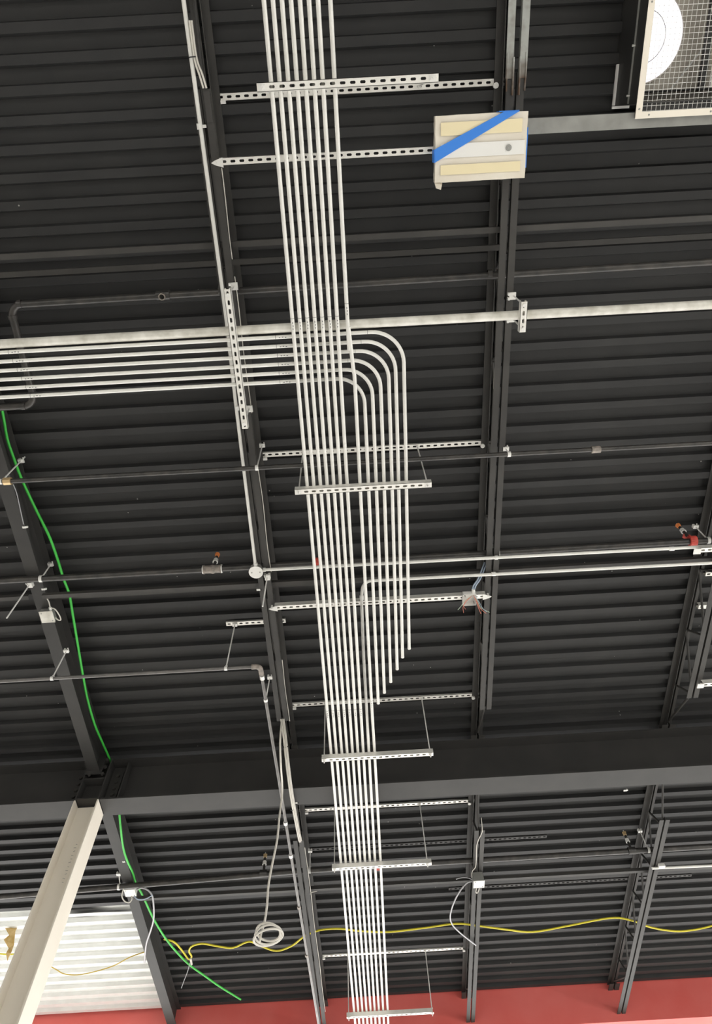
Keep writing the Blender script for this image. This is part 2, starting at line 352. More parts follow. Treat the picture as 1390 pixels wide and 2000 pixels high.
# ---------------------------------------------------------------- strut channels
def make_strut(L, H=.0413):
    P = .0508; W = .0413; t = .0026; n = max(1, int(round(L / P))); m0 = 0; P = L / n
    vs, fs = [], []
    def add(x, y, z): vs.append(Vector((x, y, z))); return len(vs) - 1
    ks = 12; sl, sw = .0142, .007
    for i in range(n):
        xa, xb, xc = i*P, (i+1)*P, (i + .5)*P; rims = []
        for z in (0, t):
            ri, sq = [], []
            for k in range(ks):
                a = 2*math.pi*(k + .5)/ks; cx, sy = math.cos(a), math.sin(a)
                ri.append(add(xc + (sl - sw)*(1 if cx > 0 else -1) + sw*cx, sw*sy, z))
                q = max(abs(cx), abs(sy)); sq.append(add(xc + cx/q*P/2, sy/q*W/2, z))
            for k in range(ks):
                k2 = (k + 1) % ks; A, B = vs[sq[k]], vs[sq[k2]]
                if abs(A.x - B.x) > 1e-5 and abs(A.y - B.y) > 1e-5:
                    c_ = add(max((A.x, B.x), key=lambda q: abs(q - xc)), max((A.y, B.y), key=abs), z); fs.append((ri[k], sq[k], c_, sq[k2], ri[k2]))
                else: fs.append((ri[k], sq[k], sq[k2], ri[k2]))
            rims.append(ri)
        for k in range(ks):
            k2 = (k+1) % ks; fs.append((rims[0][k], rims[1][k], rims[1][k2], rims[0][k2]))
    def b(x0, x1, y0, y1, z0, z1):
        q = [add(x, y, z) for z in (z0, z1) for y in (y0, y1) for x in (x0, x1)]
        fs.extend([tuple(q[j] for j in f) for f in ((0, 2, 3, 1), (4, 5, 7, 6), (0, 1, 5, 4), (2, 6, 7, 3), (0, 4, 6, 2), (1, 3, 7, 5))])
    for s in (-1, 1):
        y0, y1 = sorted((s*W/2, s*(W/2 - t))); b(0, L, y0, y1, 0, H)
        y0, y1 = sorted((s*(W/2 - t), s*(W/2 - .0095)))
        if H > .03: b(0, L, y0, y1, H - t, H)
    return vs, fs
def strut_at(p, q, H=.0413):
    p, q = Vector(p), Vector(q); d = (q - p); L = d.length; d.normalize(); u = Vector((0, 0, 1)); s = u.cross(d)
    vs, fs = make_strut(L, H)
    return [p + d*v.x + s*v.y + u*v.z for v in vs], fs
def nut(p, r=.012, l=.010, n=6): return tube([p, p + Vector((0, 0, l))], r, n)

SH = .0160
TY = (-.245, 2.045, 4.487, 5.858, 8.29)
TH = 4.212
HC = TH + .0413 + .0117                      # conduit axis on the trapezes
wh = ['next to the film-wrapped box', 'beside the six conduit bends', 'by the cut conduit ends', 'just beyond the girder', 'near the yellow cord']
fl = [(JX[0] + .055, JX[1] - .05)] * 5
for i, y in enumerate(TY):
    t = thing('flute_strut', V(0, y, DECK), 'slotted strut in a deck flute above the conduits, ' + wh[i], 'strut', 'slotted struts in the deck flutes')
    mesh('slotted_channel', strut_at(V(JX[0] - .02, y, DECK + .001), V(JX[1] + .04, y, DECK + .001), SH), m_strut, t)
    mesh('end_clip', box(JX[0] + .055, JX[0] + .085, y + .018, y + .036, DECK - .018, DECK + .0015), m_zinc, t)
    mesh('clip_bolt', tube([V(JX[1] - .045, y + .018, DECK - .020), V(JX[1] - .045, y + .018, DECK + .002)], .016, 12), m_zinc, t)
t = thing('flute_strut', V(-.88, 3.555, DECK), 'short slotted strut laid over the joist, holding the thin pipe hanger rod', 'strut', 'slotted struts in the deck flutes')
mesh('slotted_channel', strut_at(V(-1.13, 3.555, DECK + .001), V(-.632, 3.555, DECK + .001), SH), m_strut, t)
for (xa, xb, y, lab) in ((-.75, 1.78, 6.447, 'black painted slotted strut in a deck flute beside the far sprinkler pipe'), (.78, 3.4, 7.205, 'black painted slotted strut in a deck flute behind the white junction box')):
    t = thing('flute_strut', V((xa+xb)/2, y, DECK), lab, 'strut', 'black struts in the deck flutes')
    mesh('slotted_channel', strut_at(V(xa, y, DECK + .001), V(xb, y, DECK + .001), SH), m_beam, t)
# struts clamped under the joist chords
def capped(y, x0, x1, label, right):
    t = thing('chord_strut', V((x0+x1)/2, y, 4.497), label, 'strut')
    mesh('slotted_channel', strut_at(V(x0 + .035, y, 4.499), V(x1 - .035, y, 4.499)), m_strut, t)
    for s, x in ((1, x0), (-1, x1)):
        if s < 0 and not right: continue
        prof = [(-.012, 0), (.01, -.012), (.055, -.026), (.055, .026), (.01, .012)]
        n = 5; vs = [V(x + s*u, y + w + .004, h) for h in (4.494, 4.499) for u, w in prof]
        mesh('clamp_plate', (vs, [tuple(range(n)), tuple(range(n, 2*n))] + [(i, (i+1) % n, n + (i+1) % n, n + i) for i in range(n)]), m_zinc, t)
        mesh('clamp_bolt', nut(V(x + s*.012, y + .004, 4.488), .008, .05), m_zinc, t)
    return t
capped(.088, -.69, 1.0, 'slotted strut clamped under two joists, one end behind the film-wrapped box', True)
capped(3.157, -.69, .995, 'slotted strut clamped under two joists, carrying the wired junction box', True)

# ---------------------------------------------------------------- trapeze hangers
CXS = [-.307 + .0441*i for i in range(7)]
BENT = [.0985, .150, .2025, .255, .2985, .350]     # inner to outer
BR, JG = .004, .050
def strap(x, y, r, h0):
    pts = [V(x - r - .002, y, h0)] + [V(x + (r + .0015)*math.cos(a), y, h0 + r + (r + .0015)*math.sin(a)) for a in [math.pi*(1 - k/6) for k in range(7)]] + [V(x + r + .002, y, h0)]
    vs, fs = [], []
    for p in pts: vs += [p + Vector((0, -.012, 0)), p + Vector((0, .012, 0))]
    n = len(pts)
    for i in range(n - 1): fs.append((2*i, 2*i+1, 2*i+3, 2*i+2))
    c_ = Vector((x, y, h0 + CAMZ + r)); m_ = len(vs)
    vs += [v + Vector(((v.x - c_.x)*.1, 0, (v.z - c_.z)*.1)) for v in vs]
    fs += [tuple(j + m_ for j in f) for f in fs]
    return vs, fs
def trapeze(i, x0, x1, xr0, xr1, xs, label, rod=True):
    y = TY[i]
    t = thing('trapeze_hanger', V((x0+x1)/2, y, TH), label, 'conduit hanger', 'trapeze hangers under the conduit bank')
    mesh('slotted_channel', strut_at(V(x0, y, TH), V(x1, y, TH)), m_strut, t)
    for x in (xr0, xr1):
        rd = mesh('threaded_rod', tube([V(x, y, TH - .028), V(x, y, DECK + .012)], .0048, 8), m_zinc, t)
        mesh('nut', nut(V(x, y, TH - .010), .011, .010), m_zinc, rd)
        mesh('washer', box(x - .017, x + .017, y - .017, y + .017, TH - .003, TH), m_zinc, rd)
        mesh('nut', nut(V(x, y, TH + .043), .011, .010), m_zinc, rd)
        mesh('nut', nut(V(x, y, DECK - .012), .011, .012), m_zinc, rd)
    for x in xs: mesh('conduit_strap', strap(x, y, .0117, TH + .0413), m_zinc, t)
trapeze(0, -.378, .545, -.352, .515, CXS + [.018], 'slotted trapeze strut holding eight conduits close under a flute strut near the film-wrapped box')
trapeze(1, -.388, .512, -.362, .486, CXS + [.043] + BENT, 'trapeze hanger holding fourteen conduits next to the six conduit bends')
trapeze(2, -.384, .528, -.364, .504, CXS + [BR, JG], 'trapeze hanger in front of the girder past the cut conduit ends')
trapeze(3, -.388, .515, -.366, .478, CXS + [BR, JG], 'trapeze hanger just beyond the girder beside the far sprinkler pipe')
trapeze(4, -.388, .530, -.366, .525, CXS + [BR, JG], 'trapeze hanger furthest beyond the girder near the red wall')

# ---------------------------------------------------------------- conduits
EM = .0117
def conduit(name, pts, label, r=EM, m=None, group=None, marks=(), n=12):
    t = thing(name, pts[0], label, 'conduit', group)
    mesh('conduit_tube', tube(pts, r, n), m or m_emt, t, True)
    return t
def printmark(t, p, ax, r=EM):       # factory print and joint line: thin inked band and dashes under the tube
    p = Vector(p); ax = Vector(ax).normalized(); side = ax.cross(Vector((0, 0, 1))).normalized()
    mesh('joint_line', ring(p, ax, r - .001, r + .0004, .0022, 12), m_ink, t)
    for k in range(3):
        a = p + ax*(.02 + .018*k) - Vector((0, 0, r + .0002)) + side*.002*(k % 2)
        mesh('print_dash', bar(a, a + ax*.009, .004, .0008), m_ink, t)
YS, YE = -1.9, Y1 - .005
for i, x in enumerate(CXS):
    t = conduit('straight_conduit', [V(x, YS, HC), V(x, 2, HC), V(x, 5, HC), V(x, YE, HC)],
        'straight galvanized conduit on the trapeze hangers, %s of seven counted from the cable-carrying joist' % ordinal(i), group='straight conduits on the trapeze hangers')
    for y in (.93 + .012*i*0, 4.0, 7.35): printmark(t, V(x, y, HC), (0, 1, 0))
jp = [V(.018, YS, HC), V(.018, .93, HC), V(.022, 1.0, HC), V(.038, 1.26, HC), V(.043, 1.36, HC), V(.043, 2.1, HC), V(.046, 3.9, HC), V(JG, 4.487, HC), V(JG + .004, 5.9, HC), V(JG, YE, HC)]
t = conduit('offset_conduit', spline(jp, 4), 'galvanized conduit with a slight offset bend crossing the six swept conduits', group='conduits on the trapeze hangers')
for y in (.86, 3.92): printmark(t, V(.018 if y < 1 else .046, y, HC), (0, 1, 0))
HX = 4.253 + .0413 + EM
YX = [1.046 + .0556*i for i in range(6)]           # first = outermost sweep
RB = [.195, .185, .18, .175, .17, .165]
cuts = [3.955, 3.849, 3.744, 3.621, 3.509, 3.43]
for i in range(6):
    x = BENT[5 - i]; ye = cuts[5 - i]
    P = fillet([V(X0 + 3.9, YX[i], HX), V(x, YX[i], HX), V(x, 1.75, HC + .006)], RB[i], 12)[:-1] + [V(x, 1.75, HC + .004), V(x, 2.0, HC), V(x, ye, HC)]
    t = conduit('swept_conduit', P, 'galvanized conduit with ninety-degree sweep and open cut end, %s counted inward from the widest sweep' % ordinal(i), group='swept conduits beside the straight ones')
    printmark(t, V(-.42 , YX[i], HX), (1, 0, 0)); printmark(t, V(-2.03 + .012*i, YX[i], HX), (1, 0, 0))
    mesh('joint_line', ring(V(x - RB[i] - .02, YX[i], HX), (1, 0, 0), EM - .001, EM + .0004, .002, 12), m_ink, t)
    mesh('bushing', ring(V(x, ye - .003, HC), (0, 1, 0), .0098, EM + .0012, .012, 12), m_emt, t)
bp = fillet([V(X1 - 3.6, 2.995, 4.5275), V(.03, 2.975, 4.5275), V(.012, 3.10, 4.478), V(BR, 3.5, 4.36), V(BR, 4.3, HC)], .12, 8) + [V(BR, 4.6, HC), V(BR, YE, HC)]
t = conduit('branch_conduit', bp, 'galvanized conduit from under the joists sweeping into the trapeze bank beside the wired box', group='conduits on the trapeze hangers')
mesh('coupling', ring(V(1.02, 2.977, 4.5275), (1, 0, 0), EM - .001, EM + .004, .03), m_zinc, t)
mesh('coupling', ring(V(.014, 3.095, 4.481), (0, 1, -.3), EM - .001, EM + .004, .035), m_zinc, t)
# conduit on the joist and its round box
P = [V(-.742, -1.343, 4.525), V(-.737, 1.0, 4.525), V(-.748, 1.5, 4.525), V(-.760, 2.775, 4.512)]
t = conduit('joist_conduit', P, 'thin galvanized conduit clipped along the joist, ending at the round box')
for p in ((391, 247), (461, 797)):
    q = at(*p, 4.525); q.x = -.744
    mesh('strap_clip', ring(q, (0, 1, 0), EM, EM + .004, .03), m_zinc, t); mesh('clip_tab', box(q.x + .012, q.x + .035, q.y - .008, q.y + .008, 4.536, 4.5395), m_zinc, t)
mesh('connector', ring(V(-.758, 2.762, 4.512), (0, 1, 0), EM, EM + .004, .02), m_zinc, t)
t = thing('round_junction_box', V(-.760, 2.822, 4.495), 'round galvanized junction box under the joist joining two conduits', 'junction box')
mesh('box_body', tube([V(-.760, 2.822, 4.495), V(-.760, 2.822, 4.5395)], .050, 8), m_galv, t)
cv = mesh('cover', tube([V(-.760, 2.822, 4.490), V(-.760, 2.822, 4.4955)], .053, 20), m_zinc, t)
for s in (-1, 1): mesh('cover_screw', tube([V(-.760 + s*.03, 2.822, 4.487), V(-.760 + s*.03, 2.822, 4.491)], .005, 8), m_galv, cv)
t = conduit('cross_conduit', [V(-.708, 2.826, 4.5275), V(1.0, 2.832, 4.5275), V(X1 - 3.6, 2.845, 4.5275)], 'thin galvanized conduit running under the joists from the round box')
mesh('coupling', ring(V(2.35, 2.84, 4.5275), (1, 0, 0), EM, EM + .004, .035), m_zinc, t)
mesh('connector', ring(V(-.70, 2.826, 4.5275), (1, 0, 0), EM, EM + .004, .018), m_zinc, t)
mesh('strap_clip', ring(V(1.035, 2.832, 4.5275), (1, 0, 0), EM, EM + .004, .022), m_zinc, t)
t = conduit('large_conduit', [V(X0 + 3.9, 1.0, 4.322), V(0, .996, 4.322), V(X1 - 3.6, .999, 4.322)], 'thick weathered galvanized conduit crossing above the straight conduits', .0278, m_rigid, n=16)
mesh('coupling', ring(V(-.08, .996, 4.322), (1, 0, 0), .0278, .0315, .07, 18), m_rigid, t)
t = conduit('stub_conduit', [V(2.742, 6.55, 4.527), V(4.4, 6.58, 4.527)], 'bright galvanized conduit stub ending under the joist beyond the girder')
mesh('clamp', box(2.80, 2.86, 6.50, 6.535, 4.51, 4.5395), m_zinc, t)
# struts that carry the crossing conduits
def vstrut(x, y0, y1, h, label, clamps, ux):
    t = thing('cross_strut', V(x, (y0+y1)/2, h), label, 'strut')
    mesh('slotted_channel', strut_at(V(x, y0, h), V(x, y1, h)), m_strut, t)
    for y in clamps:
        mesh('clamp_body', join(box(ux - .012, ux + .030, y - .022, y + .022, CHORD - .014, CHORD), box(ux - .022, ux - .010, y - .022, y - .006, CHORD - .03, CHORD), box(ux - .022, ux - .010, y + .006, y + .022, CHORD - .03, CHORD)), m_zinc, t)
        mesh('clamp_rod', tube([V(x + .0, y, h - .008), V(x, y, CHORD - .003)], .0048, 8), m_zinc, t)
        mesh('nut', nut(V(x, y, h - .012), .012, .012), m_zinc, t)
        mesh('clamp_arm', box(min(x, ux) - .008, max(x, ux) + .008, y - .016, y + .016, CHORD - .010, CHORD - .001), m_zinc, t)
    return t
vstrut(-.666, .742, 1.60, 4.253, 'slotted strut hung along the joist under the six crossing conduits', (.775, 1.565), -.672)
vstrut(1.062, .905, 1.085, 4.253, 'short slotted strut hung from the joist under the thick conduit', (.925, 1.065), 1.045)

# ---------------------------------------------------------------- pipes
def pipe(name, pts, r, label, m=None, group='black pipes under the deck', n=14):
    t = thing(name, pts[0], label, 'pipe', group)
    mesh('pipe_run', tube(pts, r, n), m or m_pipe, t, True); return t
HP = 4.615
# pipe with open outlet through the joist webs, elbows at its end
P = [V(X1 - 3.5, .80, 4.68), V(-2.12, .84, 4.68), V(-2.102, 1.488, 4.622), V(-4.5, 1.497, 4.622)]
t = pipe('elbowed_pipe', fillet(P, .075, 8), .0245, 'black pipe with an open outlet fitting and two elbows at the roof beam')
for p in (at(319, 577, 4.68),):
    q = V(p.x, .832, 4.68)
    mesh('outlet_tee', join(ring(q, (1, 0, 0), .024, .031, .085, 16)), m_pipe, t)
    mesh('open_outlet', ring(q + Vector((0, .0, -.034)), (0, 0, 1), .016, .022, .034, 16), m_cast, t)
for q, ax in ((V(-2.055, .838, 4.68), (1, 0, 0)), (V(-2.118, .915, 4.673), (0, 1, 0)), (V(-2.104, 1.41, 4.629), (0, 1, 0)), (V(-2.18, 1.488, 4.622), (1, 0, 0)), (V(JX[0] - .06, .82, 4.68), (1, 0, 0)), (V(JX[1] - .075, .81, 4.68), (1, 0, 0))):
    mesh('collar', ring(q, ax, .0235, .0285, .028, 16), m_pipe, t)
t = pipe('gas_pipe', [V(X0 + 3.6, 1.955, 4.447), V(X1 - 3.5, 1.965, 4.447)], .0165, 'slim black pipe hung below the joists beside the fourteen-conduit trapeze')
mesh('coupling', ring(V(1.66, 1.962, 4.447), (1, 0, 0), .016, .0245, .06, 16), m_cast, t)
mesh('dusty_collar', ring(V(-2.346, 1.955, 4.447), (1, 0, 0), .0165, .027, .05, 8), m_brass, t)
t = pipe('sprinkler_main', [V(X0 + 3.6, 2.85, HP), V(-1.15, 2.85, HP), V(X1 - 3.5, 2.835, HP)], .024, 'thick black sprinkler pipe resting on joist chords with grey tee and red coupling')
def sprinkler(t, x, y, h, m_cap, m_col, hh):
    rs = mesh('riser', tube([V(x, y, h), V(x, y, h + hh*.75)], .013, 10), m_pipe, t)
    mesh('reducer', tube([V(x, y, h + hh*.35), V(x, y, h + hh*.55)], [.021, .018], 12), m_col, rs)
    mesh('sprinkler_cap', tube([V(x, y, h + hh*.78), V(x, y, h + hh*.95)], [.015, .020], 12), m_cap, rs)
    mesh('deflector', tube([V(x, y, h + hh*.95), V(x, y, h + hh*1.08)], [.006, .004], 8), m_zinc, rs)
q = at(415, 1111, HP); x = q.x
mesh('tee_body', tube([V(x - .07, 2.85, HP), V(x - .062, 2.85, HP), V(x - .06, 2.85, HP), V(x - .02, 2.85, HP), V(x, 2.85, HP), V(x + .02, 2.85, HP), V(x + .058, 2.85, HP), V(x + .065, 2.85, HP)], [.034, .036, .031, .031, .036, .031, .031, .035], 16), m_cast, t)
for s in (-.072, .07): mesh('tee_ring', ring(V(x + s, 2.85, HP), (1, 0, 0), .024, .033, .008, 16), m_zinc, t)
sprinkler(t, x + .005, 2.85, HP + .03, m_orange, m_zinc, .20)
x = 2.545
mesh('red_coupling', tube(fillet([V(x, 2.836, HP - .038), V(x + .0, 2.836, HP + .05), V(x - .03, 2.836, HP + .085)], .02, 6), .021, 10), m_red, t)
mesh('red_coupling', ring(V(x, 2.836, HP), (1, 0, 0), .024, .040, .05, 14), m_red, t)
sprinkler(t, x - .02, 2.82, HP + .05, m_orange, m_zinc, .18)
x = at(618, 1096, HP).x
mesh('red_coupling', ring(V(x, 2.84, HP), (1, 0, 0), .024, .036, .045, 14), m_red, t)
# thin pipe that turns and follows the joist beyond the girder
P = [V(X0 + 3.2, 3.565, 4.31), V(-.795, 3.56, 4.31), V(-.768, 5.0, 4.31), V(-.748, 6.4, 4.31), V(-.70, Y1, 4.31)]
t = pipe('thin_elbow_pipe', [P[0], V(-.83, 3.56, 4.31), V(-.803, 3.568, 4.31), V(-.793, 3.60, 4.31)] + P[2:], .0135, 'slim grey pipe turning at an elbow and running on under the girder', m_gpipe)
mesh('elbow', tube(fillet([V(-.86, 3.56, 4.31), V(-.794, 3.56, 4.31), V(-.792, 3.64, 4.31)], .04, 6), .0205, 12), m_cast, t, True)
for y in (3.67, 5.33, 5.77, 6.52, 7.3): mesh('coupling', ring(V(-.787 + (y - 3.9)*.0145, y, 4.31), (0, 1, 0), .013, .0185, .035), m_zinc if y < 6 else m_cast, t)
t = pipe('far_sprinkler_main', [V(X0 + 2.5, 6.58, HP), V(-2.45, 6.495, HP), V(-.65, 6.41, HP), V(X1 - 3, 6.38, HP)], .0265, 'thick black sprinkler pipe crossing beyond the girder above the joist chords')
for p, lift in (((515, 1692), .17), ((1229, 1650), .17)):
    x = at(*p, HP + .06).x; y = 6.42 if x < 0 else 6.388
    mesh('sprinkler_tee', ring(V(x, y, HP), (1, 0, 0), .026, .034, .07, 14), m_pipe, t)
    sprinkler(t, x, y, HP + .03, m_brass, m_whitebox, .19)
mesh('red_coupling', ring(V(at(737, 1688, HP).x, 6.40, HP), (1, 0, 0), .026, .042, .05, 14), m_red, t)
# pipe hangers
def hanger(x, y, htop, hp, rp, label, hc=None, top=None, axis=(1, 0, 0)):
    t = thing('pipe_hanger', V(x, y, hp), label, 'pipe hanger', 'pipe hangers on threaded rods')
    tx, ty = top or (x, y)
    rd = mesh('threaded_rod', tube([V(x, y, hp + rp), V(tx, ty, htop)], .0052, 8), m_zinc, t)
    mesh('pipe_clip', ring(V(x, y, hp), axis, rp - .001, rp + .003, .022, 14), m_zinc, t)
    mesh('nut', nut(V(x, y, hp + rp + .004), .010, .012), m_zinc, rd)
    hc = hc or htop - .03; x, y = tx, ty
    mesh('beam_clamp', join(box(x - .02, x + .02, y - .014, y + .014, hc, hc + .012), box(x - .02, x - .006, y - .014, y + .014, hc + .012, hc + .03), tube([V(x + .012, y - .02, hc + .022), V(x + .012, y + .02, hc + .022)], .005, 6)), m_zinc, t)
    return t
hanger(-.650, 1.958, DECK - .002, 4.447, .0165, 'pipe hanger rod between the joist and the slim pipe, by a flute strut end', hc=DECK - .034)
hanger(1.0675, 1.961, 4.60, 4.447, .0165, 'short pipe hanger holding the slim pipe at the joist past the trapeze', hc=CHORD - .004)
hanger(-2.392, 1.955, DECK - .002, 4.447, .0165, 'pipe hanger rod rising past the roof beam from the slim pipe', hc=DECK - .08)
hanger(-2.408, 2.85, DECK - .01, HP, .024, 'pipe hanger rod at the roof beam holding the sprinkler pipe', hc=DECK - .06)
hanger(1.065, 2.842, HP + .11, HP, .024, 'pipe hanger holding the sprinkler pipe at the joist with wired box', hc=HP + .07)
hanger(2.665, 2.838, DECK - .01, HP, .024, 'pipe hanger rod beside the red sprinkler coupling', hc=DECK - .05)
hanger(-2.394, 3.563, BB + .012, 4.31, .0135, 'pipe hanger rod from the roof beam flange to the slim elbowed pipe', hc=BB - .02)
hanger(-1.057, 3.56, DECK + .012, 4.31, .0135, 'pipe hanger rod from the short strut to the slim elbowed pipe', hc=DECK - .015)
hanger(-.7876, 3.90, CHORD + .004, 4.31, .0135, 'pipe hanger rod from the joist to the pipe after its elbow', hc=CHORD - .02, top=(-.768, 3.86), axis=(0, 1, 0))
hanger(-2.56, 6.502, BB + .02, HP, .0265, 'pipe hanger with braided strap at the far roof beam', hc=BB - .006, top=(-2.545, 6.36))
hanger(-.648, 6.41, DECK - .02, HP, .0265, 'pipe hanger rod holding the far sprinkler pipe at the joist with cables', hc=DECK - .05)
hanger(2.715, 6.388, DECK - .02, HP, .0265, 'pipe hanger rod holding the far sprinkler pipe beside the stub conduit', hc=DECK - .05)
for x, y, h0, h1, lab in ((-2.515, 2.905, 4.20, 4.652, 'bare threaded rod hanging free from the roof beam by the sprinkler pipe'), (-.685, 2.885, 4.14, 4.54, 'bare threaded rod hanging free under the joist by the round box')):
    t = thing('hanging_rod', V(x, y, h0), lab, 'threaded rod')
    mesh('rod', tube([V(x, y, h0), V(x, y, h1)], .0052, 8), m_zinc, t)
    mesh('beam_clamp', join(box(x - .016, x + .022, y - .022, y + .022, h1 - .035, h1 - .012), box(x - .022, x - .01, y - .022, y - .004, h1 - .035, h1), box(x + .008, x + .024, y - .022, y + .022, h1 - .015, h1)), m_zinc, t)

# ---------------------------------------------------------------- small clips on beams
def clip(px, py, h, label):
    p = at(px, py, h); x, y = p.x, p.y
    o = mesh('beam_clip', join(box(x - .016, x + .012, y - .008, y + .008, h - .002, h + .002), box(x + .008, x + .022, y - .006, y + .006, h, h + .012), tube([V(x - .004, y, h - .006), V(x - .004, y, h + .006)], .004, 6)), m_zinc, None, loc=p)
    return tag(o, label, 'clip')
clip(48, 1030, BB, 'small zinc clip on the roof beam flange between the two pipes')
clip(85, 1151, BB, 'small zinc clip on the roof beam flange above the galvanized box')
clip(242, 1683, BB, 'small zinc clip tying the green cable to the far roof beam')
clip(1221, 1544, GB, 'small zinc clip under the girder flange')
clip(505, 1152, CHORD, 'small zinc clip on the joist chord below the round box')
clip(578, 1568, GB, 'small zinc clip under the girder beside the white cable bundle')

# ---------------------------------------------------------------- junction boxes
def jbox(x, y, h, s, d, label, m, cover=True, mc=None):
    t = thing('junction_box', V(x, y, h), label, 'junction box')
    w = .002; a = s/2
    mesh('box_body', join(box(x-a, x+a, y-a, y-a+w, h, h+d), box(x-a, x+a, y+a-w, y+a, h, h+d), box(x-a, x-a+w, y-a, y+a, h, h+d), box(x+a-w, x+a, y-a, y+a, h, h+d), box(x-a, x+a, y-a, y+a, h+d-w, h+d)), m, t)
    cv = mesh('cover', box(x-a-.002, x+a+.002, y-a-.002, y+a+.002, h-.003, h), mc or m, t) if cover else t
    for sx, sy in ((-1, -1), (1, 1)): mesh('screw', tube([V(x + sx*a*.7, y + sy*a*.7, h - .005), V(x + sx*a*.7, y + sy*a*.7, h - (.0 if cover else -.03))], .005, 8), m_galv, cv)
    return t
def cable(name, pts, r, label, m, cat='cable', group=None, k=6, n=8):
    P = spline(pts, k)
    o = mesh(name, tube(P, r, n), m, None, True, loc=P[0]); return tag(o, label, cat, group)
def wire(t, pts, r, m, name='wire'): return mesh(name, tube(spline(pts, 5), r, 6), m, t, True)

p = at(92, 1205, 4.605); t = jbox(p.x, p.y, 4.605, .102, .044, 'galvanized junction box with blank cover under the roof beam', m_galv, True, m_rigid)
mesh('connector', tube([V(p.x + .035, p.y - .05, 4.624), V(p.x + .035, p.y - .075, 4.624)], .011, 10), m_zinc, t)
wire(t, [V(p.x + .035, p.y - .07, 4.624), V(p.x + .07, p.y - .06, 4.619), V(p.x + .095, p.y - .01, 4.609), V(p.x + .10, p.y + .03, 4.604), V(p.x + .08, p.y + .04, 4.609), V(p.x + .055, p.y + .02, 4.619)], .005, m_white, 'cable_loop')
wire(t, [V(p.x + .035, p.y - .07, 4.624), V(p.x + .03, p.y - .12, 4.639), V(p.x + .01, p.y - .19, 4.644)], .005, m_white, 'cable_tail')
p = at(917, 1172, 4.452); t = jbox(p.x, p.y, 4.452, .102, .046, 'open junction box with loose wires on the chord strut', m_zinc, False)
mesh('connector', tube([V(p.x + .03, p.y - .048, 4.475), V(p.x + .03, p.y - .08, 4.478)], .013, 10), m_zinc, t)
for i, (e, m) in enumerate((((894, 1191), m_wgrn), ((905, 1197), m_wred), ((909, 1190), m_wred))):
    a = at(922, 1163, 4.46); b = at(907 + 2*i, 1174, 4.44); wire(t, [a, b, at((905*2+e[0])/3 - 1, (1180*2+e[1])/3, 4.42), at(*e, 4.38)], .0022, m)
for i, (e, m) in enumerate((((939, 1199), m_wred), ((949, 1198), m_wred), ((956, 1196), m_wgrn), ((950, 1195), m_wblue))):
    a = at(924, 1162, 4.46); b = at(929 + 1.5*i, 1173, 4.43); wire(t, [a, b, at(934 + 2.5*i, 1187, 4.40), at(*e, 4.38)], .0022, m)
for i in (0, 1):
    cable('armoured_cable', [at(922 + 4*i, 1152, 4.478), at(925 + 4.3*i, 1143, 4.50), at(932 + 4.3*i, 1133, 4.54), at(937 + 4.5*i, 1122, 4.560), at(941 + 4.5*i, 1112, 4.568), at(944 + 4.5*i, 1104, 4.60), at(946 + 4.5*i, 1099, 4.65)], .006, 'pale blue cable entering the wired junction box, %s' % ('inner of the pair' if i else 'outer of the pair'), m_wblue)
p = at(254, 1744, 4.601); t = jbox(p.x, p.y, 4.601, .104, .048, 'white junction box with looping cables under the far roof beam', m_whitebox, True)
wire(t, [at(241, 1736, 4.52), at(238, 1750, 4.47), at(243, 1760, 4.45), at(252, 1763, 4.45), at(257, 1757, 4.47), at(257, 1750, 4.50)], .006, m_white, 'cable_loop')
wire(t, [at(262, 1750, 4.50), at(268, 1756, 4.47), at(278, 1757, 4.47), at(290, 1753, 4.47), at(298, 1748, 4.49)], .005, m_wblue, 'cable_loop')
cable('flexible_cable', [at(267, 1738, 4.52), at(276, 1734, 4.53), at(288, 1738, 4.52), at(297, 1749, 4.50), at(300, 1770, 4.48), at(300, 1795, 4.48), at(294, 1818, 4.50), at(286, 1842, 4.53), at(283, 1866, 4.56), at(282, 1880, 4.59)], .0085, 'grey flexible cable drooping from the box to the far roof beam', m_grey)
p = at(935, 1727, 4.44); t = jbox(p.x, p.y, 4.44, .104, .096, 'white-covered junction box hung under the joist beyond the girder', m_galv, True, m_whitebox)
wire(t, [at(931, 1733, 4.45), at(929, 1742, 4.42), at(932, 1744, 4.42), at(936, 1735, 4.45)], .005, m_white, 'cable_loop')
wire(t, [at(924, 1719, 4.50), at(915, 1715, 4.51), at(903, 1714, 4.51), at(890, 1717, 4.51)], .004, m_grey, 'cable_tail')
cable('flexible_cable', [at(924, 1721, 4.48), at(912, 1724, 4.48), at(898, 1740, 4.46), at(886, 1763, 4.45), at(879, 1788, 4.45), at(882, 1804, 4.46), at(894, 1818, 4.48), at(912, 1833, 4.51), at(929, 1846, 4.5315)], .0075, 'pale flexible cable looping from the box to the joist', m_grey)
cable('loose_wire', [V(1.038, 5.79, 4.62), V(1.035, 5.845, 4.545), V(1.03, 5.90, 4.5335), at(931, 1650, 4.534), at(929, 1690, 4.53), at(922, 1702, 4.525), at(921, 1714, 4.52)], .004, 'tan cable clipped along the joist chord above the white-covered box', m_white)

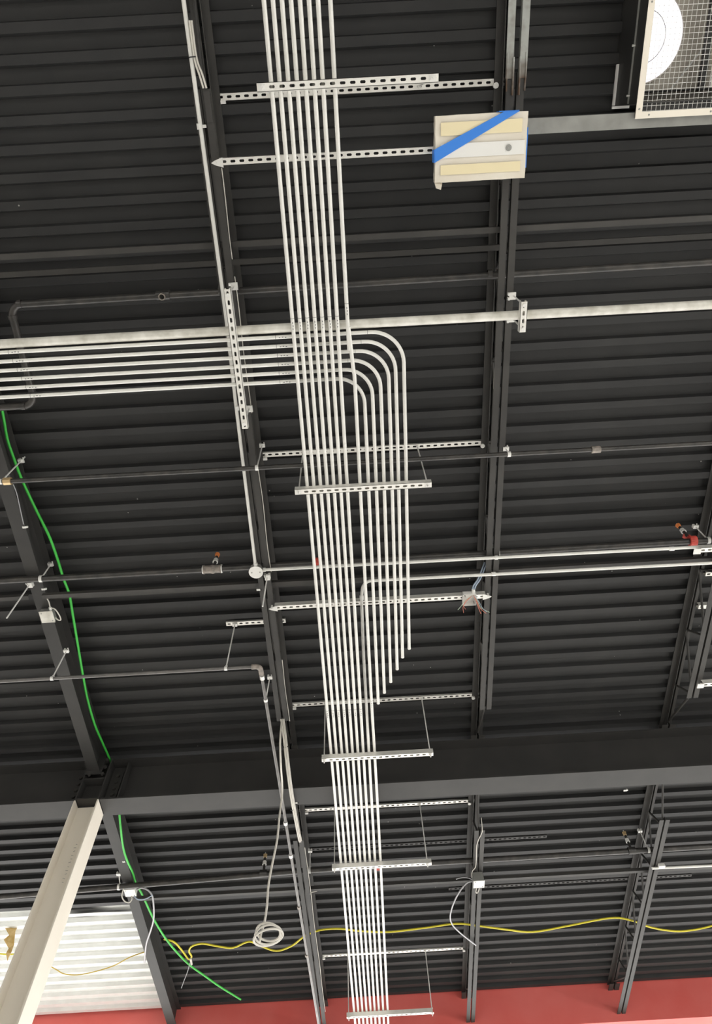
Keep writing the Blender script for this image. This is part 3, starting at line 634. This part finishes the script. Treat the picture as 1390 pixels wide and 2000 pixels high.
# ---------------------------------------------------------------- cables
GRN = [(3, 795), (8, 822), (15, 860), (28, 898), (42, 935), (70, 995), (95, 1045), (110, 1085), (124, 1130), (135, 1160), (142, 1200), (152, 1260), (163, 1325), (172, 1370), (185, 1415), (202, 1455), (214, 1482)]
GRF = [(234, 1588), (235, 1612), (239, 1655), (245, 1682), (255, 1705), (265, 1725), (278, 1748), (300, 1795), (325, 1835), (350, 1865), (372, 1886), (400, 1906), (428, 1926), (470, 1952)]
a = [at(x, y, 4.79 if 815 < y < 1000 else 4.74) for x, y in GRN[:-2]] + [at(202, 1455, 4.78), at(214, 1482, 4.8125)]; b = [at(x, y, 4.637 if y < 1690 else 4.672) for x, y in GRF]
for v in b: v.x = max(v.x, -2.412)
cable('green_cable', a + [V(-2.378, 5.05, 4.8155), V(-2.372, 5.15, 4.8155), V(-2.36, 5.28, 4.74)] + b[1:], .0105, 'long bright green cable draped beside the roof beams and over the girder', m_green)
YEL = [(320, 1834), (340, 1840), (355, 1856), (368, 1873), (374, 1868), (369, 1858), (375, 1848), (395, 1843), (425, 1848), (455, 1851), (486, 1839), (510, 1848), (540, 1857), (570, 1847), (597, 1827), (628, 1816), (665, 1814), (700, 1818), (760, 1820), (830, 1812), (890, 1804), (932, 1808), (985, 1815), (1040, 1820), (1110, 1808), (1190, 1793), (1230, 1797), (1270, 1811), (1310, 1818), (1340, 1818), (1375, 1812), (1420, 1800)]
cable('yellow_cord', [at(x, y, 4.66 if 880 < x < 1000 else 4.70) for x, y in YEL], .0098, 'yellow cord threaded in waves through the joists beyond the girder', m_yellow, k=5)
cable('yellow_cord', [at(40, 1850, DECK - .004)] + [at(x, y, 4.80) for x, y in ((60, 1866), (85, 1880), (103, 1890), (112, 1895), (125, 1902), (150, 1904), (180, 1899), (220, 1887), (255, 1869))] + [at(292, 1856, 4.86)], .006, 'thin dull yellow cord drooping under the bare galvanized deck', m_yellowd)
cable('yellow_cord', [at(x, y, 4.80) for x, y in ((-40, 1861), (0, 1863), (18, 1864), (32, 1863), (50, 1864))], .008, 'short yellow cord entering beside the column under the bare deck', m_yellow)
cable('hanging_wire', [at(371, 1880, 4.64), at(366, 1898, 4.60), at(359, 1916, 4.56), at(354, 1930, 4.52)], .004, 'thin grey wire hanging from the knot of yellow cord', m_grey)
mesh_tie = mesh('cord_tie', tube([at(372, 1872, 4.66), at(374, 1884, 4.64)], .012, 8), m_white, None); tag(mesh_tie, 'pale tie binding the yellow cord to the green cable', 'tie')
# white cables along the joist
c0 = [(551, 1404, 4.53), (556, 1440, 4.44), (560, 1480, 4.37), (566, 1530, 4.325), (573, 1575, 4.325), (580, 1612, 4.42), (586, 1642, 4.53)]
for i in range(5):
    dx = (-.0125, 0, .0125, -.006, .0065)[i]; dh = (0, 0, 0, -.0137, -.0137)[i]
    P = [at(x, y, h) + Vector((dx, 0, dh)) for j, (x, y, h) in enumerate(c0)]
    cable('white_cable', P, .0056, 'white cable in the bundle passing under the girder beside the slim pipe', m_white, group='white cable bundle under the girder')
for q in ((558, 1457), (571, 1580)):
    h = 4.41 if q[1] < 1500 else 4.335
    tag(mesh('cable_tie', ring(at(*q, h), (0.05, 1, -.1), .014, .0205, .008), m_tie, None), 'black tie around the white cable bundle %s the girder' % ('before' if q[1] < 1500 else 'under'), 'cable tie')
# near cables on that joist
for i, P in enumerate((((374, 40), (381.5, 100), (387, 125), (395, 145), (403, 172)), ((369.8, 40), (377.3, 100), (382, 125), (389, 145), (397, 172)))):
    cable('white_cable', [at(x, y, 4.515) for x, y in P[:4]] + [at(*P[4], 4.535)], .0055, 'thin white cable leaving the clipped conduit for the joist chord, %s one' % ('longer' if i == 0 else 'shorter'), m_white)
tag(mesh('cable_tie', ring(at(376, 112, 4.522), (.05, 1, 0), .0205, .0235, .006), m_tie, None), 'black tie holding two thin cables to the clipped conduit', 'cable tie')
for ya, yb, lab in ((.12, .62, 'thin white wire beside the joist near the chord strut'), (.72, 1.6, 'thin white wire behind the hung strut on the joist'), (2.0, 2.86, 'thin white wire along the joist to the threaded rod'), (3.7, 4.36, 'thin white wire joining the cable bundle at the joist end')):
    cable('joist_wire', [V(-.656 + .003*math.sin(9*y), y, 4.548 - .004*math.cos(7*y)) for y in [ya + (yb - ya)*k/6 for k in range(7)]], .0032, lab, m_white)
cable('joist_wire', [V(-.656 + .003*math.sin(5*y), y, 4.549) for y in (5.98, 6.3, 6.7, 7.1, 7.5, 7.9, 8.3, 8.8)], .0036, 'thin white wire along the joist beyond the girder', m_white)
cable('joist_wire', [at(x, y, 4.60) for x, y in ((970, 660), (969, 690), (966, 720), (964, 760))], .004, 'thin tan wire beside the joist past the thick conduit', m_white)
cable('wire_tail', [at(602, 1750, 4.60), at(608, 1743, 4.62), at(619, 1740, 4.64)], .006, 'short white cable tail curling off the joist beyond the girder', m_white)
# hanging cable with coil
Yh = 4.80
H0 = [at(550, 1408, 4.50), at(547, 1445, 4.32), at(548, 1490, 4.20)] + [atY(x, y, Yh) for x, y in ((551, 1545), (545, 1600), (541, 1640), (531, 1690), (524, 1730), (521, 1770), (516, 1803), (510, 1822), (507, 1840))]
t = thing('hanging_cable', H0[0], 'white cable hanging under the girder with a coil at its end', 'cable')
mesh('cable_drop', tube(spline(H0, 6), .008, 8), m_white, t, True)
cc = atY(524, 1829, Yh)
for j in range(3):
    P = []
    rr = .098 - .008*j
    for k in range(25):
        a = 2*math.pi*k/24 + j; P.append(cc + Vector((rr*math.cos(a)*1.0, rr*math.sin(a)*.9 - .01*j, .012*j - .006 + .02*math.cos(a + j))))
    mesh('cable_coil', tube(P, .0075, 8), m_white, t, True)

# ---------------------------------------------------------------- film wrapped box
t = thing('wrapped_box', V(.81, .088, 4.40), 'white box wrapped in milky plastic film with diagonal blue tape, under the joist', 'wrapped box')
bx0, bx1, by0, by1, bh = .555, 1.062, -.078, .252, 4.42
def rbox(x0, x1, y0, y1, h0, h1, jit, nx=10, ny=7):
    bm = bmesh.new(); rnd = random.Random(3)
    bmesh.ops.create_cube(bm, size=1); bmesh.ops.subdivide_edges(bm, edges=bm.edges[:], cuts=7, use_grid_fill=True)
    vs = []
    for v in bm.verts:
        c = v.co; e = sum(abs(abs(q) - .5) < 1e-4 for q in c)
        j = jit * (1 if e < 2 else .35)
        vs.append(V(x0 + (c.x + .5)*(x1 - x0) + rnd.uniform(-j, j), y0 + (c.y + .5)*(y1 - y0) + rnd.uniform(-j, j), h0 + (c.z + .5)*(h1 - h0) + rnd.uniform(-j, j)*.5))
    bm.verts.ensure_lookup_table(); bm.faces.ensure_lookup_table()
    fs = [tuple(v.index for v in f.verts) for f in bm.faces]; bm.free(); return vs, fs
mesh('film_wrapped_body', rbox(bx0, bx1, by0, by1, bh, 4.4885, .003), m_film, t, True)
for y0, y1, m in ((-.045, .02, m_filmc), (.165, .215, m_filmc), (.06, .13, m_whitebox)):
    mesh('printed_band', box(bx0 + .03, bx1 - .03 if m is m_filmc else bx1 - .01, y0, y1, bh - .0062, bh - .004), m, t)
tp = [V(bx0 - .003, .083, bh - .010), V(bx0 - .003, .150, bh - .010), V(bx1 - .048, by0 - .003, bh - .010), V(bx1 - .135, by0 - .003, bh - .010)]
mesh('blue_tape', (tp + [p + Vector((0, 0, .003)) for p in tp], [(0, 1, 2, 3), (7, 6, 5, 4), (0, 4, 5, 1), (1, 5, 6, 2), (2, 6, 7, 3), (3, 7, 4, 0)]), m_tape, t)
mesh('blue_tape', box(bx0 - .008, bx0 - .003, .085, .15, bh - .007, bh + .07), m_tape, t)
mesh('blue_tape', box(bx1 - .16, bx1 - .05, by0 - .008, by0 - .003, bh - .007, bh + .07), m_tape, t)
mesh('blue_tape', box(bx1 + .003, bx1 + .008, .0, .20, bh + .01, bh + .06), m_tape, t)
mesh('round_knob', ring(V(bx1 - .10, .095, bh - .008), (0, 0, 1), .004, .017, .004, 16), m_galv, t)
vs = [V(bx0 - .004, .236, bh + .03), V(bx0 + .045, .256, bh + .03), V(bx0 + .03, .285, bh - .03), V(bx0 + .002, .275, bh - .025)]; vs += [v + Vector((0, .004, .004)) for v in vs]
mesh('loose_film_flap', (vs, [(0, 1, 2, 3), (7, 6, 5, 4), (0, 4, 5, 1), (1, 5, 6, 2), (2, 6, 7, 3), (3, 7, 4, 0)]), m_film, t)

# ---------------------------------------------------------------- roof opening frame and exhaust unit
t = thing('frame_channel', V(1.9, -.004, CHORD), 'dull galvanized steel channel framing the roof opening beside the exhaust unit', 'steel channel')
mesh('channel_section', prism([(-.044, CHORD), (.036, CHORD), (.036, CHORD + .006), (-.038, CHORD + .006), (-.038, CHORD + .094), (.036, CHORD + .094), (.036, CHORD + .1), (-.044, CHORD + .1)], 'X', JX[1] + .05, JX[2] - .05), m_galv, t)
t = thing('exhaust_unit', V(2.05, -.6, 4.50), 'exhaust fan unit with cream frame and wire mesh guard in the roof opening', 'exhaust fan')
gx0, gx1, gy0, gy1, gh = 1.683, 2.60, -1.20, -.012, 4.50
for q in (box(gx0, gx0 + .034, gy0, gy1, gh, gh + .004), box(gx1 - .034, gx1, gy0, gy1, gh, gh + .004), box(gx0 + .034, gx1 - .034, gy1 - .034, gy1, gh, gh + .004), box(gx0 + .034, gx1 - .034, gy0, gy0 + .034, gh, gh + .004)):
    mesh('guard_frame_bar', q, m_cream, t)
for x, y in ((gx0 + .017, -.06), (gx0 + .017, -.55), (gx0 + .075, gy1 - .017), (gx0 + .42, gy1 - .017)): mesh('rivet', tube([V(x, y, gh - .003), V(x, y, gh + .001)], .005, 8), m_galv, t)
W_ = []
for k in range(int((gx1 - gx0 - .07)/.0254) + 1):
    x = gx0 + .036 + k*.0254; W_.append(tube([V(x, gy0 + .03, gh + .006), V(x, gy1 - .03, gh + .006)], .0011, 4))
for k in range(int((gy1 - gy0 - .07)/.0254) + 1):
    y = gy1 - .036 - k*.0254; W_.append(tube([V(gx0 + .03, y, gh + .0075), V(gx1 - .03, y, gh + .0075)], .0011, 4))
o = mesh('wire_mesh', join(*W_), m_zinc, t); o['kind'] = 'stuff'
for nm, q in (('housing_side', box(gx0 + .002, gx0 + .008, FY0, -.086, gh + .004, DECK + .037)), ('housing_side', box(gx1 - .008, gx1 - .002, FY0, -.086, gh + .004, DECK + .037)), ('housing_side', box(gx0 + .008, gx1 - .008, -.092, -.086, gh + .004, DECK + .037)), ('housing_side', box(gx0 + .008, gx1 - .008, FY0 - .004, FY0 + .002, gh + .004, DECK + .037))):
    mesh(nm, q, m_blackbox, t)
mesh('casing_seam', box(gx0 - .006, gx0 + .002, gy0, -.09, 4.63, 4.638), m_galv, t)
for y in (-.37, -.13): mesh('seam_bolt', tube([V(gx0 - .014, y, 4.634), V(gx0 + .002, y, 4.634)], .006, 8), m_zinc, t)
mesh('bottom_lip', box(gx0 + .008, gx1 - .008, -.086, gy1 - .004, gh + .03, gh + .034), m_blackbox, t)
mesh('flashing', box(gx0 - .012, gx0 + .0, -.30, -.09, DECK - .022, DECK - .002), m_whitebox, t)
mesh('flashing', box(gx0 - .012, gx0 + .09, -.086, -.072, DECK - .014, DECK - .002), m_whitebox, t)
dc = V(1.795, -.425, DECK - .024); R_ = .238; xm = gx0 + .009
def cutdisc(r, z0, z1, r0=0):
    a0 = math.acos(max(-1, (xm - dc.x)/r)); pts = [(dc.x + r*math.cos(a0*(1 - k/20)), dc.y + r*math.sin(a0*(1 - k/20))) for k in range(41)]
    n = len(pts); vs = [Vector((x, y, dc.z + z)) for z in (z0, z1) for x, y in pts]
    return vs, [tuple(range(n)), tuple(range(n, 2*n))] + [(i, (i+1) % n, n + (i+1) % n, n + i) for i in range(n)]
def arc(r, w):
    a0 = math.acos(max(-1, (xm - dc.x)/r)); return tube([dc + Vector((r*math.cos(a0*(1 - k/20)), r*math.sin(a0*(1 - k/20)), -.004)) for k in range(41)], w, 6)
def panel_round():                                  # top panel with the round inlet cut out of it
    a0 = math.acos((xm - dc.x)/R_); P = [(xm, FY0 + .002), (gx1 - .008, FY0 + .002), (gx1 - .008, -.092), (xm, -.092)]
    P += [(dc.x + R_*math.cos(a0*(1 - k/20)), dc.y + R_*math.sin(a0*(1 - k/20))) for k in range(41)]
    n = len(P); vs = [Vector((x, y, dc.z + z)) for z in (.006, .010) for x, y in P]
    return vs, [tuple(range(n)), tuple(range(n, 2*n))] + [(i, (i+1) % n, n + (i+1) % n, n + i) for i in range(n)]
mesh('top_panel', panel_round(), m_beige, t)
mesh('daylit_fan_inlet', cutdisc(R_, 0, .006), m_disc, t)
mesh('inlet_rim', arc(R_, .006), m_beige, t); mesh('inlet_ring', arc(.135, .0022), m_galv, t)
mesh('bracket', bar(V(2.13, -.36, 4.76), V(1.95, -.15, 4.72), .008, .004), m_galv, t)
mesh('louvre_post', box(2.17, 2.235, -1.1, -.15, 4.70, 4.72), m_whitebox, t)
mesh('louvre_post', box(2.12, 2.155, -1.1, -.14, 4.73, 4.76), m_blackbox, t)
mesh('inner_baffle', box(gx0 + .01, gx1 - .01, -.15, -.146, 4.66, DECK - .02), m_blackbox, t)

# ---------------------------------------------------------------- struts running on past the third joist
for p, h, lab, H in (((1366, 1075), 4.474, 'slotted strut clamped under the joist beside the red coupling', .0413), ((1355, 1123), DECK - .0415, 'slotted strut end beside the joist next to the branch conduit', .0413), ((1345, 1187), DECK - .0415, 'slotted strut end beside the joist halfway to the girder', .0413), ((1372, 1338), 4.499, 'slotted strut clamped under the joist end before the girder', .0413)):
    q = at(*p, h)
    if h > 4.8: q.x = max(q.x, JX[2] + .056)
    t = thing('side_strut', q, lab, 'strut')
    mesh('slotted_channel', strut_at(V(q.x, q.y, h), V(4.6, q.y, h), H), m_strut, t)
    if h < 4.8: mesh('clamp_plate', box(q.x - .045, q.x + .01, q.y - .015, q.y + .03, h - .004, h + .001), m_zinc, t)
clip(9, 797, BB, 'small zinc clip at the roof beam holding the green cable')
cable('beam_wire', [at(x, y, BB - .004) for x, y in ((26, 946), (33, 965), (39, 992), (46, 1024))], .004, 'thin grey wire lying along the roof beam flange', m_grey)

# ---------------------------------------------------------------- torn scrap under the bare deck
p = at(22, 1812, DECK)
P = [p, at(24, 1822, 4.82), at(18, 1835, 4.77), at(22, 1848, 4.72), at(17, 1862, 4.66), at(15, 1872, 4.62)]
vs, fs = [], []; ww = (.06, .035, .05, .03, .02, .006)
for i, q in enumerate(P):
    for s in (-1, 1): vs += [q + Vector((s*ww[i], .02*math.sin(3*i + s), .01*s)), q + Vector((s*ww[i]*.8, .02*math.sin(3*i + s) + .01, .01*s))]
for i in range(len(P) - 1):
    a, b = 4*i, 4*i + 4
    fs += [(a, a+2, b+2, b), (a+1, b+1, b+3, a+3), (a, b, b+1, a+1), (a+2, a+3, b+3, b+2)]
fs += [(0, 1, 3, 2), tuple(len(vs) - 4 + k for k in (0, 2, 3, 1))]
tag(mesh('torn_plastic', (vs, fs), m_amber, None, loc=P[0]), 'torn amber plastic scrap dangling from the bare deck beside the column', 'scrap')
